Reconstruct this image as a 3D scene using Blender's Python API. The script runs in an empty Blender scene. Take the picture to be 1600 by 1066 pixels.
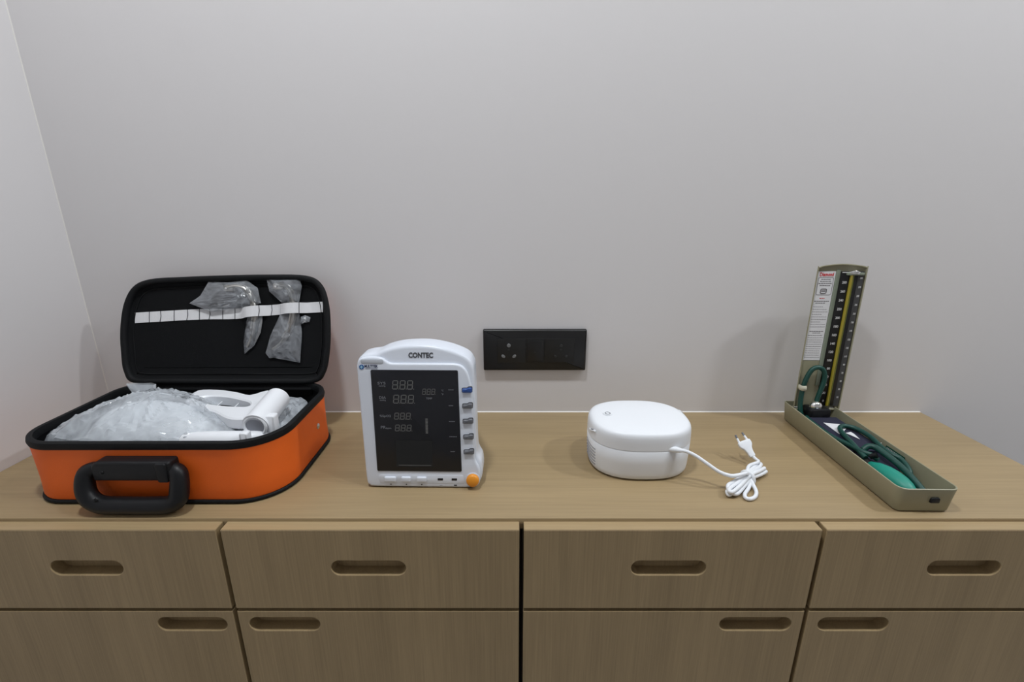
import bpy, bmesh, math, random
from mathutils import Vector, Matrix, noise

random.seed(4)
R = math.radians
scene = bpy.context.scene
C = scene.collection

# ------------------------------------------------------------------ camera
cam_d = bpy.data.cameras.new('camera')
cam_d.sensor_width = 36.0
cam_d.lens = 16.52
cam_d.clip_start = 0.02
cam = bpy.data.objects.new('camera', cam_d)
C.objects.link(cam)
cam.location = (0.0, -0.953, 1.1966)
cam.rotation_euler = (R(90 - 16.54), 0, 0)
scene.camera = cam

# ------------------------------------------------------------------ world and exposure
w = bpy.data.worlds.new('world')
scene.world = w
w.use_nodes = True
w.node_tree.nodes['Background'].inputs[0].default_value = (0.5, 0.55, 0.6, 1)
w.node_tree.nodes['Background'].inputs[1].default_value = 0.05
vs = scene.view_settings
vs.view_transform = 'Standard'
vs.look = 'None'
vs.gamma = 1.0
vs.use_curve_mapping = False
vs.exposure = 0.08

# the ceiling downlights of the room: x, y, watts
CEIL = 2.62
DOWNLIGHTS = [(-0.26, -0.58, 13.5), (1.85, -0.55, 18.5), (0.80, -0.58, 7.0)]
LIGHT_COL = (0.935, 0.975, 1.0)

# ------------------------------------------------------------------ materials
MATS = {}
def mat(name, col, rough=0.5, metal=0.0, var=0.0, vscale=(8, 8, 8), bump=0.0, bscale=200.0, emit=None,
        spec=0.5, coat=0.0, col2=None, sheen=0.0):
    if name in MATS:
        return MATS[name]
    m = bpy.data.materials.new(name)
    m.use_nodes = True
    nt = m.node_tree
    b = nt.nodes['Principled BSDF']
    b.inputs['Base Color'].default_value = (*col, 1)
    b.inputs['Roughness'].default_value = rough
    b.inputs['Metallic'].default_value = metal
    b.inputs['Specular IOR Level'].default_value = spec
    b.inputs['Coat Weight'].default_value = coat
    b.inputs['Sheen Weight'].default_value = sheen
    tc = nt.nodes.new('ShaderNodeTexCoord')
    if var > 0 or col2:
        mp = nt.nodes.new('ShaderNodeMapping')
        mp.inputs['Scale'].default_value = vscale
        nt.links.new(tc.outputs['Object'], mp.inputs['Vector'])
        n = nt.nodes.new('ShaderNodeTexNoise')
        n.inputs['Scale'].default_value = 1.0
        n.inputs['Detail'].default_value = 6
        nt.links.new(mp.outputs[0], n.inputs['Vector'])
        mx = nt.nodes.new('ShaderNodeMix')
        mx.data_type = 'RGBA'
        c2 = col2 if col2 else tuple(c * (1 - var) for c in col)
        mx.inputs[6].default_value = (*col, 1)
        mx.inputs[7].default_value = (*c2, 1)
        nt.links.new(n.outputs['Fac'], mx.inputs[0])
        nt.links.new(mx.outputs[2], b.inputs['Base Color'])
    if bump > 0:
        n2 = nt.nodes.new('ShaderNodeTexNoise')
        n2.inputs['Scale'].default_value = bscale
        n2.inputs['Detail'].default_value = 3
        nt.links.new(tc.outputs['Object'], n2.inputs['Vector'])
        bp = nt.nodes.new('ShaderNodeBump')
        bp.inputs['Strength'].default_value = bump
        bp.inputs['Distance'].default_value = 0.001
        nt.links.new(n2.outputs['Fac'], bp.inputs['Height'])
        nt.links.new(bp.outputs[0], b.inputs['Normal'])
    if emit:
        b.inputs['Emission Color'].default_value = (*col, 1)
        b.inputs['Emission Strength'].default_value = emit
    MATS[name] = m
    return m

def wood(name, c_light, c_dark, axis, rough=0.45):
    """fine straight-grained oak laminate; axis = direction the grain runs"""
    m = bpy.data.materials.new(name)
    m.use_nodes = True
    nt = m.node_tree
    b = nt.nodes['Principled BSDF']
    b.inputs['Roughness'].default_value = rough
    tc = nt.nodes.new('ShaderNodeTexCoord')
    def layer(along, across, detail):
        mp = nt.nodes.new('ShaderNodeMapping')
        s = [across] * 3
        s[axis] = along
        mp.inputs['Scale'].default_value = s
        nt.links.new(tc.outputs['Object'], mp.inputs['Vector'])
        n = nt.nodes.new('ShaderNodeTexNoise')
        n.inputs['Scale'].default_value = 1
        n.inputs['Detail'].default_value = detail
        n.inputs['Roughness'].default_value = 0.6
        nt.links.new(mp.outputs[0], n.inputs['Vector'])
        return n
    fine = layer(7, 420, 4)
    broad = layer(1.6, 26, 3)
    add = nt.nodes.new('ShaderNodeMath'); add.operation = 'MULTIPLY_ADD'
    nt.links.new(fine.outputs['Fac'], add.inputs[0])
    add.inputs[1].default_value = 0.55
    mul = nt.nodes.new('ShaderNodeMath'); mul.operation = 'MULTIPLY'
    nt.links.new(broad.outputs['Fac'], mul.inputs[0]); mul.inputs[1].default_value = 0.45
    nt.links.new(mul.outputs[0], add.inputs[2])
    rp = nt.nodes.new('ShaderNodeValToRGB')
    rp.color_ramp.elements[0].position = 0.36
    rp.color_ramp.elements[1].position = 0.64
    rp.color_ramp.elements[0].color = (*c_dark, 1)
    rp.color_ramp.elements[1].color = (*c_light, 1)
    nt.links.new(add.outputs[0], rp.inputs[0])
    nt.links.new(rp.outputs[0], b.inputs['Base Color'])
    bp = nt.nodes.new('ShaderNodeBump')
    bp.inputs['Strength'].default_value = 0.12
    bp.inputs['Distance'].default_value = 0.0006
    nt.links.new(fine.outputs['Fac'], bp.inputs['Height'])
    nt.links.new(bp.outputs[0], b.inputs['Normal'])
    MATS[name] = m
    return m

def film(name, tint, opacity, gloss=0.22, rough=0.12, scale=38, var=0.3, bump=0.7):
    """thin clear polythene: mostly see-through, slightly milky, shiny"""
    m = bpy.data.materials.new(name)
    m.use_nodes = True
    nt = m.node_tree
    for n in list(nt.nodes):
        nt.nodes.remove(n)
    out = nt.nodes.new('ShaderNodeOutputMaterial')
    tr = nt.nodes.new('ShaderNodeBsdfTransparent')
    df = nt.nodes.new('ShaderNodeBsdfDiffuse'); df.inputs[0].default_value = (*tint, 1)
    gl = nt.nodes.new('ShaderNodeBsdfGlossy'); gl.inputs[0].default_value = (1, 1, 1, 1)
    gl.inputs['Roughness'].default_value = rough
    m1 = nt.nodes.new('ShaderNodeMixShader')
    tc = nt.nodes.new('ShaderNodeTexCoord')
    nz = nt.nodes.new('ShaderNodeTexNoise'); nz.inputs['Scale'].default_value = scale; nz.inputs['Detail'].default_value = 3; nz.inputs['Distortion'].default_value = 0.8
    nt.links.new(tc.outputs['Object'], nz.inputs['Vector'])
    rp = nt.nodes.new('ShaderNodeValToRGB')          # milky folds where the film doubles up
    rp.color_ramp.elements[0].position = 0.38; rp.color_ramp.elements[0].color = (opacity*(1-var),)*3 + (1,)
    rp.color_ramp.elements[1].position = 0.68; rp.color_ramp.elements[1].color = (opacity*(1-var),)*3 + (1,)
    e = rp.color_ramp.elements.new(0.52); e.color = (min(1, opacity*(1+2.3*var)),)*3 + (1,)
    nt.links.new(nz.outputs['Fac'], rp.inputs[0]); nt.links.new(rp.outputs[0], m1.inputs[0])
    bmp = nt.nodes.new('ShaderNodeBump'); bmp.inputs['Strength'].default_value = bump; bmp.inputs['Distance'].default_value = 0.004
    nt.links.new(rp.outputs[0], bmp.inputs['Height']); nt.links.new(bmp.outputs[0], gl.inputs['Normal'])
    nt.links.new(tr.outputs[0], m1.inputs[1]); nt.links.new(df.outputs[0], m1.inputs[2])
    lw = nt.nodes.new('ShaderNodeLayerWeight'); lw.inputs[0].default_value = gloss
    m2 = nt.nodes.new('ShaderNodeMixShader')
    nt.links.new(lw.outputs['Fresnel'], m2.inputs[0])
    nt.links.new(m1.outputs[0], m2.inputs[1]); nt.links.new(gl.outputs[0], m2.inputs[2])
    nt.links.new(m2.outputs[0], out.inputs[0])
    MATS[name] = m
    return m

WALL = mat('wall_paint', (0.71, 0.69, 0.695), 0.62, bump=0.05, bscale=350)
CEILM = mat('ceiling_paint', (0.8, 0.8, 0.8), 0.7)
FLOORM = mat('floor_tile', (0.42, 0.40, 0.37), 0.4, var=0.15)
TOPW = wood('oak_laminate_top', (0.365, 0.266, 0.142), (0.290, 0.210, 0.110), 0)
FRONTW = wood('oak_laminate_front', (0.400, 0.292, 0.157), (0.300, 0.217, 0.114), 2)
EDGEW = wood('oak_edge_band', (0.41, 0.30, 0.163), (0.35, 0.253, 0.135), 0)
CARC = mat('dark_carcass', (0.035, 0.024, 0.015), 0.7, var=0.3)
CAULK = mat('white_sealant', (0.74, 0.72, 0.69), 0.5)
ORANGE = mat('orange_nylon', (0.98, 0.160, 0.011), 0.55, var=0.10, vscale=(30, 30, 30), bump=0.35, bscale=900)
BLACKF = mat('black_nylon', (0.0075, 0.008, 0.009), 0.8, var=0.2, vscale=(20, 20, 20), bump=0.3, bscale=800, spec=0.12)
ZIP = mat('black_zip_tape', (0.006, 0.0065, 0.0075), 0.6, bump=0.3, bscale=1200, spec=0.2)
BLACKP = mat('black_plastic', (0.007, 0.0075, 0.009), 0.42, bump=0.1, bscale=600, spec=0.3)
BLADE = mat('brushed_steel', (0.46, 0.45, 0.43), 0.34, 1.0)
STEEL = mat('polished_steel', (0.75, 0.74, 0.72), 0.22, 1.0)
CHROME = mat('chrome', (0.9, 0.9, 0.9), 0.08, 1.0)
ELASTIC = mat('white_elastic', (0.78, 0.78, 0.80), 0.8, var=0.08, vscale=(200, 10, 10), bump=0.4, bscale=700)
THREAD = mat('dark_thread', (0.03, 0.03, 0.04), 0.8)
WHITEP = mat('white_plastic', (0.80, 0.82, 0.86), 0.35, coat=0.1)
NEBW = mat('nebuliser_white_plastic', (0.82, 0.845, 0.885), 0.38)
SHELLW = mat('white_vinyl', (0.76, 0.80, 0.84), 0.45, var=0.06)
GREYP = mat('grey_bore', (0.28, 0.29, 0.33), 0.5)
MONW = mat('monitor_white_plastic', (0.70, 0.74, 0.82), 0.33, coat=0.05)
GLASSK = mat('dark_screen', (0.0115, 0.0125, 0.0165), 0.25, spec=0.4)
SEG = mat('unlit_segment', (0.16, 0.16, 0.155), 0.5)
PRINT = mat('grey_print', (0.20, 0.21, 0.235), 0.5)
LCDM = mat('lcd_window', (0.0085, 0.0095, 0.0105), 0.3)
TXTG = mat('dark_grey_print', (0.07, 0.075, 0.085), 0.5)
BLUEB = mat('blue_button', (0.035, 0.095, 0.34), 0.35)
GREYB = mat('grey_button', (0.15, 0.155, 0.175), 0.35)
DARKB = mat('button_surround', (0.05, 0.052, 0.06), 0.6)  # plain dark grey of the key surrounds and underside pads
ORANGEB = mat('orange_knob', (0.80, 0.30, 0.022), 0.35)
LOGOB = mat('logo_blue', (0.02, 0.10, 0.30), 0.4)
LOGOT = mat('logo_navy', (0.012, 0.02, 0.07), 0.5)
PALEB = mat('logo_pale', (0.35, 0.6, 0.75), 0.5)
KHAKI = mat('khaki_enamel', (0.335, 0.318, 0.215), 0.42, var=0.08, vscale=(60, 60, 60), bump=0.06, bscale=500)
KHAKIL = mat('pale_green_enamel', (0.25, 0.29, 0.225), 0.42)
PAPER = mat('white_label', (0.74, 0.74, 0.76), 0.6)
INK = mat('label_ink', (0.12, 0.11, 0.12), 0.7)
REDINK = mat('red_ink', (0.60, 0.02, 0.03), 0.6)
SCALEK = mat('black_scale', (0.007, 0.007, 0.008), 0.4)
SCALEG = mat('grey_scale_rail', (0.06, 0.06, 0.062), 0.4)
NUMW = mat('scale_white', (0.72, 0.72, 0.72), 0.5)
YELLOW = mat('yellow_tube_back', (0.36, 0.29, 0.02), 0.25, coat=0.6)
OLIVE = mat('olive_tube_edge', (0.17, 0.19, 0.03), 0.25)
GREENT = mat('green_rubber', (0.005, 0.055, 0.043), 0.42)
TEAL = mat('teal_rubber', (0.006, 0.25, 0.185), 0.45)
NAVY = mat('navy_cloth', (0.012, 0.013, 0.035), 0.85, bump=0.3, bscale=900)
CREAM = mat('cream_clip', (0.55, 0.53, 0.42), 0.5)
TAGG = mat('green_tag', (0.008, 0.075, 0.045), 0.5)
SWITCH = mat('black_switch_plate', (0.0068, 0.007, 0.0075), 0.38, spec=0.5)
SWITCH2 = mat('black_switch_module', (0.0058, 0.006, 0.0062), 0.5)
SHUTLIT = mat('lit_socket_contact', (0.22, 0.23, 0.24), 0.35, 0.4)
SHUTD = mat('socket_shutter', (0.022, 0.023, 0.024), 0.4)
LENS = mat('downlight_lens', (1.0, 0.98, 0.96), 0.4, emit=6.0)
FILM = film('clear_polythene', (0.74, 0.79, 0.85), 0.36, 0.26, 0.08, 15, 0.16, 0.35)
FILMD = film('thin_clear_polythene', (0.66, 0.70, 0.76), 0.16, 0.34, 0.16)

# ------------------------------------------------------------------ mesh helpers
def offset(poly, d):
    n = len(poly); out = []
    for i in range(n):
        p0, p1, p2 = Vector(poly[i-1]), Vector(poly[i]), Vector(poly[(i+1) % n])
        a = (p1 - p0); b = (p2 - p1)
        if a.length < 1e-9: a = b
        if b.length < 1e-9: b = a
        a.normalize(); b.normalize()
        na = Vector((a.y, -a.x)); nb = Vector((b.y, -b.x))
        m = na + nb
        if m.length < 1e-6: m = na
        m.normalize()
        k = max(0.5, m.dot(na))
        q = p1 + m * (d / k)
        out.append((q.x, q.y))
    return out

def rrect(x0, x1, y0, y1, r, n=6):
    """counter-clockwise rounded rectangle; r one radius or (bl, br, tr, tl)"""
    if not isinstance(r, (tuple, list)): r = (r,) * 4
    cs = [(x0, y0, 180, 1, 1), (x1, y0, 270, -1, 1), (x1, y1, 0, -1, -1), (x0, y1, 90, 1, -1)]
    out = []
    for (x, y, a0, sx, sy), q in zip(cs, r):
        cx, cy = x + sx * q, y + sy * q
        for k in range(n + 1):
            a = R(a0 + 90 * k / n)
            out.append((cx + q * math.cos(a), cy + q * math.sin(a)))
    return out

def catmull(pts, sub=6, closed=False):
    P = [Vector(p) for p in pts]; n = len(P); out = []
    last = n if closed else n - 1
    for i in range(last):
        if closed:
            p0, p1, p2, p3 = P[i-1], P[i], P[(i+1) % n], P[(i+2) % n]
        else:
            p0 = P[max(i-1, 0)]; p1 = P[i]; p2 = P[i+1]; p3 = P[min(i+2, n-1)]
        for k in range(sub):
            t = k / sub
            out.append(0.5 * ((2*p1) + (p2-p0)*t + (2*p0-5*p1+4*p2-p3)*t*t + (3*p1-p0-3*p2+p3)*t**3))
    if not closed: out.append(P[-1])
    return [tuple(p) for p in out]

XZ = lambda u, v, d: (u, d, v)       # outline in x-z, depth along y
XY = lambda u, v, d: (u, v, d)       # outline in x-y, depth along z
YZ = lambda u, v, d: (d, u, v)

class MB:
    def __init__(s): s.v = []; s.f = []
    def add(s, vs_, fs):
        o = len(s.v); s.v += [tuple(p) for p in vs_]; s.f += [tuple(i + o for i in f) for f in fs]; return s
    def loft(s, rings, caps=(True, True), cyc=True):
        n = len(rings[0]); vs_ = [p for r in rings for p in r]; fs = []
        for i in range(len(rings) - 1):
            for j in range(n if cyc else n - 1):
                k = (j + 1) % n
                fs.append((i*n+j, i*n+k, (i+1)*n+k, (i+1)*n+j))
        if caps[0]: fs.append(tuple(range(n))[::-1])
        if caps[1]: fs.append(tuple((len(rings)-1)*n + j for j in range(n)))
        return s.add(vs_, fs)
    def prism(s, outline, d0, d1, b=0.0, m=XZ, seg=3, b1=None):
        rings = []
        b1 = b if b1 is None else b1
        sg = 1 if d1 > d0 else -1
        if b > 0:
            for k in range(seg + 1):
                a = math.pi/2 * k/seg
                o = offset(outline, -b * (1 - math.sin(a)))
                rings.append([m(u, v, d0 + sg * b * (1 - math.cos(a))) for u, v in o])
        else:
            rings.append([m(u, v, d0) for u, v in outline])
        if b1 > 0:
            for k in range(seg + 1):
                a = math.pi/2 * k/seg
                o = offset(outline, -b1 * (1 - math.cos(a)))
                rings.append([m(u, v, d1 - sg * b1 * (1 - math.sin(a))) for u, v in o])
        else:
            rings.append([m(u, v, d1) for u, v in outline])
        return s.loft(rings)
    def box(s, x0, x1, y0, y1, z0, z1, b=0.0):
        if b <= 0:
            return s.prism([(x0, z0), (x1, z0), (x1, z1), (x0, z1)], y0, y1)
        return s.prism(rrect(x0, x1, z0, z1, b, 3), y0, y1, b, XZ, 2)
    def tube(s, path, rad, seg=10, caps=True, sub=0, closed=False, flat=1.0):
        if sub: path = catmull(path, sub, closed)
        P = [Vector(p) for p in path]; n = len(P)
        rd = rad if isinstance(rad, (list, tuple)) else [rad] * n
        if len(rd) != n:
            rd = [rd[min(len(rd)-1, int(i * (len(rd)-1) / (n-1)))] + (rd[min(len(rd)-1, int(i*(len(rd)-1)/(n-1))+1)] - rd[min(len(rd)-1, int(i*(len(rd)-1)/(n-1)))]) * ((i*(len(rd)-1)/(n-1)) % 1) for i in range(n)]
        up = None; rings = []
        for i in range(n):
            a = P[i-1] if (i > 0 or closed) else P[i]
            b = P[(i+1) % n] if (i < n-1 or closed) else P[i]
            t = (b - a).normalized()
            if up is None:
                up = Vector((0, 0, 1)) if abs(t.z) < 0.9 else Vector((1, 0, 0))
            up = (up - t * up.dot(t)).normalized()
            sd = t.cross(up)
            rings.append([tuple(P[i] + (up * math.sin(2*math.pi*k/seg) * flat + sd * math.cos(2*math.pi*k/seg)) * rd[i]) for k in range(seg)])
        if closed: rings.append(rings[0]); caps = False
        return s.loft(rings, (caps, caps))
    def lathe(s, prof, m, seg=24, caps=True):
        """prof: (radius, height); m maps (x, y, h) to a point"""
        return s.loft([[m(r*math.cos(2*math.pi*k/seg), r*math.sin(2*math.pi*k/seg), h) for k in range(seg)] for r, h in prof], (caps, caps))
    def shear(s, fn): s.v = [fn(*p) for p in s.v]; return s
    def mesh(s, name):
        me = bpy.data.meshes.new(name)
        me.from_pydata(s.v, [], s.f)
        bm = bmesh.new(); bm.from_mesh(me)
        bmesh.ops.recalc_face_normals(bm, faces=bm.faces)
        bm.to_mesh(me); bm.free()
        return me

def link(name, me, m, parent=None, sharp=38, label=None, loc=None):
    o = bpy.data.objects.new(name, me)
    C.objects.link(o)
    if m is not None:
        me.materials.clear(); me.materials.append(m)
    for p in me.polygons: p.use_smooth = True
    me.set_sharp_from_angle(angle=R(sharp))
    if parent: o.parent = parent
    if label: o['label'] = label
    if loc: o.location = loc
    return o

def part(name, mb, m, parent=None, sharp=38, label=None):
    return link(name, mb.mesh(name), m, parent, sharp, label)

def thing(name, label, cat, loc=(0, 0, 0), rot=(0, 0, 0), group=None):
    o = bpy.data.objects.new(name, None)
    o.empty_display_size = 0.05
    C.objects.link(o)
    o.location = loc; o.rotation_euler = rot
    o['label'] = label; o['category'] = cat
    if group: o['group'] = group
    return o

def tag(o, label, cat, group=None):
    o['label'] = label; o['category'] = cat
    if group: o['group'] = group
    return o

def structure(name, mb, m, label, cat):
    o = part(name, mb, m); o['kind'] = 'structure'; o['label'] = label; o['category'] = cat
    return o

def text_mb(body, x0, x1, z0, z1, y, thick=0.0003, bold=0.0):
    """lettering facing -y that fills the box x0..x1, z0..z1"""
    cu = bpy.data.curves.new('lettering', 'FONT')
    cu.body = body
    cu.size = 1.0
    cu.resolution_u = 3
    cu.offset = bold
    to = bpy.data.objects.new('lettering', cu)
    C.objects.link(to)
    dg = bpy.context.evaluated_depsgraph_get()
    me = bpy.data.meshes.new_from_object(to.evaluated_get(dg))
    xs = [v.co.x for v in me.vertices]; ys = [v.co.y for v in me.vertices]
    ax, bx, ay, by = min(xs), max(xs), min(ys), max(ys)
    mb = MB()
    vs_ = [(x0 + (v.co.x-ax)/(bx-ax)*(x1-x0), y, z0 + (v.co.y-ay)/(by-ay)*(z1-z0)) for v in me.vertices]
    fs = [tuple(p.vertices) for p in me.polygons]
    mb.add(vs_, fs)
    # give the print a little thickness
    n = len(vs_)
    ed = {}
    for f in fs:
        for i in range(len(f)):
            e = (f[i], f[(i+1) % len(f)])
            ed[tuple(sorted(e))] = ed.get(tuple(sorted(e)), 0) + 1
    mb.v += [(p[0], p[1] + thick, p[2]) for p in vs_]
    for (a, b), c in ed.items():
        if c == 1: mb.f.append((a, b, b + n, a + n))
    bpy.data.objects.remove(to); bpy.data.curves.remove(cu); bpy.data.meshes.remove(me)
    return mb

# ------------------------------------------------------------------ the room
XL, XR, YF = -0.8825, 3.2, -3.4
structure('floor', MB().box(XL-0.1, XR+0.1, YF-0.1, 0.1, -0.1, 0.0), FLOORM, 'grey tiled floor of the room below the cabinets', 'floor')
structure('ceiling', MB().box(XL-0.1, XR+0.1, YF-0.1, 0.1, CEIL, CEIL+0.1), CEILM, 'plain white ceiling above the room', 'ceiling')
structure('wall_back', MB().box(XL-0.1, XR+0.1, 0.0, 0.1, 0.0, CEIL), WALL, 'plain off-white wall behind the worktop', 'wall')
structure('wall_left', MB().box(XL-0.1, XL, YF, 0.0, 0.0, CEIL), WALL, 'plain off-white side wall beside the orange case', 'wall')
structure('wall_right', MB().box(XR, XR+0.1, YF, 0.0, 0.0, CEIL), WALL, 'plain off-white far side wall of the room', 'wall')
structure('wall_front', MB().box(XL, XR, YF-0.1, YF, 0.0, CEIL), WALL, 'plain off-white wall facing the worktop', 'wall')
structure('trim_1', MB().prism([(XL, 0), (XL, -0.0014), (XL+0.0014, 0)], 0.752, CEIL, m=XY), CAULK, 'thin white sealant bead in the wall corner', 'trim')

# downlights
for i, (x, y, pw) in enumerate(DOWNLIGHTS):
    where = ['above the medical case', 'farthest along the ceiling', 'between the other two'][i]
    d = thing('downlight', 'round white recessed ceiling downlight ' + where, 'downlight', (x, y, CEIL), group='ceiling downlights')
    m = lambda a, b, h: (a, b, h)
    part('trim_ring', MB().lathe([(0.058, 0), (0.075, 0), (0.075, -0.004), (0.070, -0.008), (0.058, -0.006), (0.058, 0)], m, 32, False), CEILM, d)
    part('lens', MB().lathe([(0.0575, 0.0), (0.0575, -0.003), (0.001, -0.003)], m, 32), LENS, d)
    ld = bpy.data.lights.new('downlight_lamp', 'AREA')
    ld.shape = 'DISK'; ld.size = 0.15; ld.energy = pw; ld.color = LIGHT_COL
    lo = bpy.data.objects.new('lamp', ld)
    C.objects.link(lo); lo.parent = d; lo.location = (0, 0, -0.012)

# ------------------------------------------------------------------ worktop and cabinets
TOP = 0.75
FR = -0.3844          # plane of the drawer fronts
wt = thing('worktop', 'long light oak worktop carrying the medical equipment', 'worktop', (0.01, -0.18, TOP - 0.018))
part('slab', MB().box(XL - 0.01 + 0.001, 0.903 - 0.01, -0.1853, 0.1795, 0, 0.018, 0.0006), TOPW, wt)
part('sealant', MB().prism([(0.1797, 0.018), (0.1777, 0.018), (0.1797, 0.0195)], XL - 0.009, 0.893, m=YZ), CAULK, wt, label='thin white sealant line along the wall')

def slot_panel(x0, x1, z0, z1, sx0, sx1, sz0, sz1, y0, y1):
    """board with a pill-shaped finger slot cut right through it"""
    r = (sz1 - sz0) / 2
    bm = bmesh.new()
    def loop(pts, y):
        vs_ = [bm.verts.new((u, y, v)) for u, v in pts]
        return vs_, [bm.edges.new((vs_[i], vs_[(i+1) % len(vs_)])) for i in range(len(vs_))]
    outer = [(x0, z0), (x1, z0), (x1, z1), (x0, z1)]
    c = 0.0008
    outf = [(x0+c, z0+c), (x1-c, z0+c), (x1-c, z1-c), (x0+c, z1-c)]
    slot = rrect(sx0, sx1, sz0, sz1, r - 1e-5, 8)
    slotf = offset(slot, c)
    of, oe = loop(outf, y0); sf, se = loop(slotf, y0)
    bmesh.ops.triangle_fill(bm, use_beauty=True, edges=oe + se)
    om, _ = loop(outer, y0 + c); sm, _ = loop(slot, y0 + c)
    ob, obe = loop(outer, y1); sb, sbe = loop(slot, y1)
    bmesh.ops.triangle_fill(bm, use_beauty=True, edges=obe + sbe)
    for A, B in ((of, om), (om, ob), (sf, sm), (sm, sb)):
        for i in range(len(A)):
            k = (i+1) % len(A)
            bm.faces.new((A[i], A[k], B[k], B[i]))
    bmesh.ops.recalc_face_normals(bm, faces=bm.faces)
    me = bpy.data.meshes.new('board'); bm.to_mesh(me); bm.free()
    return me

G = 0.0033
units = [
    (XL + 0.001, -0.4223, (-0.680, -0.5735), (-0.5445, -0.438), 'leftmost oak cabinet with drawer and door, below the orange case'),
    (-0.4223, 0.0138, (-0.2665, -0.1565), (-0.4035, -0.295), 'oak cabinet with drawer and door below the patient monitor'),
    (0.0138, 0.4490, (0.1756, 0.2861), (0.319, 0.4293), 'oak cabinet with drawer and door below the white nebuliser'),
    (0.4490, 0.9030, (0.6127, 0.7202), (0.4704, 0.5787), 'rightmost oak cabinet with drawer and door, below the pressure gauge'),
]
for x0, x1, ds, hs, lab in units:
    cx = (x0 + x1) / 2
    u = thing('cabinet', lab, 'cabinet', (cx, -0.18, 0.0), group='row of oak cabinets')
    a, b = x0 - cx, x1 - cx
    Y = lambda y: y + 0.18
    part('carcass', MB().box(a + 0.0006, b - 0.0006, Y(-0.3640), Y(-0.002), 0.08, TOP - 0.0185), CARC, u)
    part('plinth', MB().box(a + 0.0006, b - 0.0006, Y(-0.32), Y(-0.30), 0.0, 0.08), CARC, u)
    ga = a + G if x0 > -0.8 else a + 0.002
    gb = b - G if x1 < 0.9 else b
    # drawer
    dr = link('drawer_front', slot_panel(ga, gb, 0.6036, 0.7442, ds[0]-cx, ds[1]-cx, 0.6655, 0.6915, Y(FR), Y(-0.3655)), FRONTW, u, 30)
    part('edge_band', MB().box(ga + 0.0006, gb - 0.0006, Y(FR) + 0.0006, Y(-0.3656), 0.7442, 0.7448), EDGEW, dr)
    pan = rrect(ds[0]-cx-0.012, ds[1]-cx+0.012, 0.655, 0.702, 0.01)
    part('recess_back', MB().prism(pan, Y(-0.36535), Y(-0.3642)), FRONTW, dr)
    # door
    do = link('door', slot_panel(ga, gb, 0.085, 0.5981, hs[0]-cx, hs[1]-cx, 0.5605, 0.5865, Y(FR), Y(-0.3655)), FRONTW, u, 30)
    pan = rrect(hs[0]-cx-0.012, hs[1]-cx+0.012, 0.551, 0.595, 0.01)
    part('recess_back', MB().prism(pan, Y(-0.36535), Y(-0.3642)), FRONTW, do)

# ------------------------------------------------------------------ wall socket plate
sp = thing('switch_plate', 'black rectangular socket and switch plate on the wall', 'socket', (0.048, 0.0, 0.8955))
part('plate', MB().prism(rrect(-0.1085, 0.1085, -0.0450, 0.0450, 0.0025, 4), -0.0005, -0.010, 0.0, XZ, 3, 0.0035), SWITCH, sp)
mods = [(-0.079, -0.019, 'socket_module'), (-0.0185, 0.0195, 'rocker_switch'), (0.020, 0.083, 'socket_module')]
for j, (a, b, nm) in enumerate(mods):
    mo = part(nm, MB().prism(rrect(a, b, -0.0265, 0.0265, 0.0012, 3), -0.0099, -0.0112, 0, XZ, 2, 0.0006), SWITCH2, sp)
    if nm == 'socket_module':
        c = -0.0548 if j == 0 else 0.0552
        hm = SHUTLIT if j == 0 else SHUTD  # left holes paler: grey glints of lit metal painted into their colour
        k = 1.0 if j == 0 else 0.75
        part('contact_hole', MB().lathe([(0.0001, -0.0118), (0.0036*k, -0.0118), (0.0042*k, -0.0111)], lambda p, q, h: (c + p, h, 0.0112 + q), 16), hm, mo)
        for sx, tilt in ((-1, 35), (1, -35)):
            ca, sa = math.cos(R(tilt)), math.sin(R(tilt))
            part('contact_hole', MB().lathe([(0.0001, -0.0118), (0.0034*k, -0.0118), (0.004*k, -0.0111)],
                 lambda p, q, h: (c + sx*0.0115 + p*ca*1.15 + q*sa*0.8, h, -0.0125 - p*sa*1.15 + q*ca*0.8), 16), hm, mo)
        part('contact_slot', MB().prism(rrect(c-0.0022, c+0.0022, 0.0005, 0.004, 0.001, 3), -0.0111, -0.0116), SHUTD, mo)
    else:
        part('rocker', MB().shear(lambda x, y, z: (x, y, z)).prism(rrect(a+0.004, b-0.004, -0.022, 0.022, 0.0015, 3), -0.0111, -0.0128, 0, XZ, 2, 0.0008), SWITCH, mo)
        part('indicator', MB().prism(rrect(-0.002, 0.002, -0.004, -0.002, 0.0008, 3), -0.0127, -0.0131), SHUTD, mo)

# ------------------------------------------------------------------ orange case
CXc, CYc = -0.5535, -0.207
case = thing('carry_case', 'open orange fabric carry case with black lining and handle', 'case', (CXc, CYc, TOP))
W2, D2 = 0.1985, 0.123
foot = rrect(-W2, W2, -D2, D2, (0.058, 0.072, 0.060, 0.055), 12)
def ringz(out, z): return [(u, v, z) for u, v in out]
def front_bow(pts, k):
    # the soft front panel bows out a little between the corners
    return [(u, v - k * max(0, 1 - (u / 0.15)**2) if v < -0.1 else v, z) for u, v, z in pts]
body = MB()
rings = []
for z, o, bow in ((0.004, -0.002, 0), (0.010, 0.000, 0.0), (0.035, -0.001, 0.001), (0.07, -0.0005, 0.002), (0.100, 0.000, 0.003)):
    rings.append(front_bow(ringz(offset(foot, o), z), bow))
body.loft(rings, (True, False))
part('shell', body, ORANGE, case, 60)
lin = MB()
lin.loft([front_bow(ringz(offset(foot, -0.003), 0.1015), 0.003), ringz(offset(foot, -0.006), 0.06), ringz(offset(foot, -0.008), 0.010)], (False, True))
part('lining', lin, BLACKF, case, 60)
rimp = front_bow(ringz(offset(foot, -0.003), 0.1005), 0.003)
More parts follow.
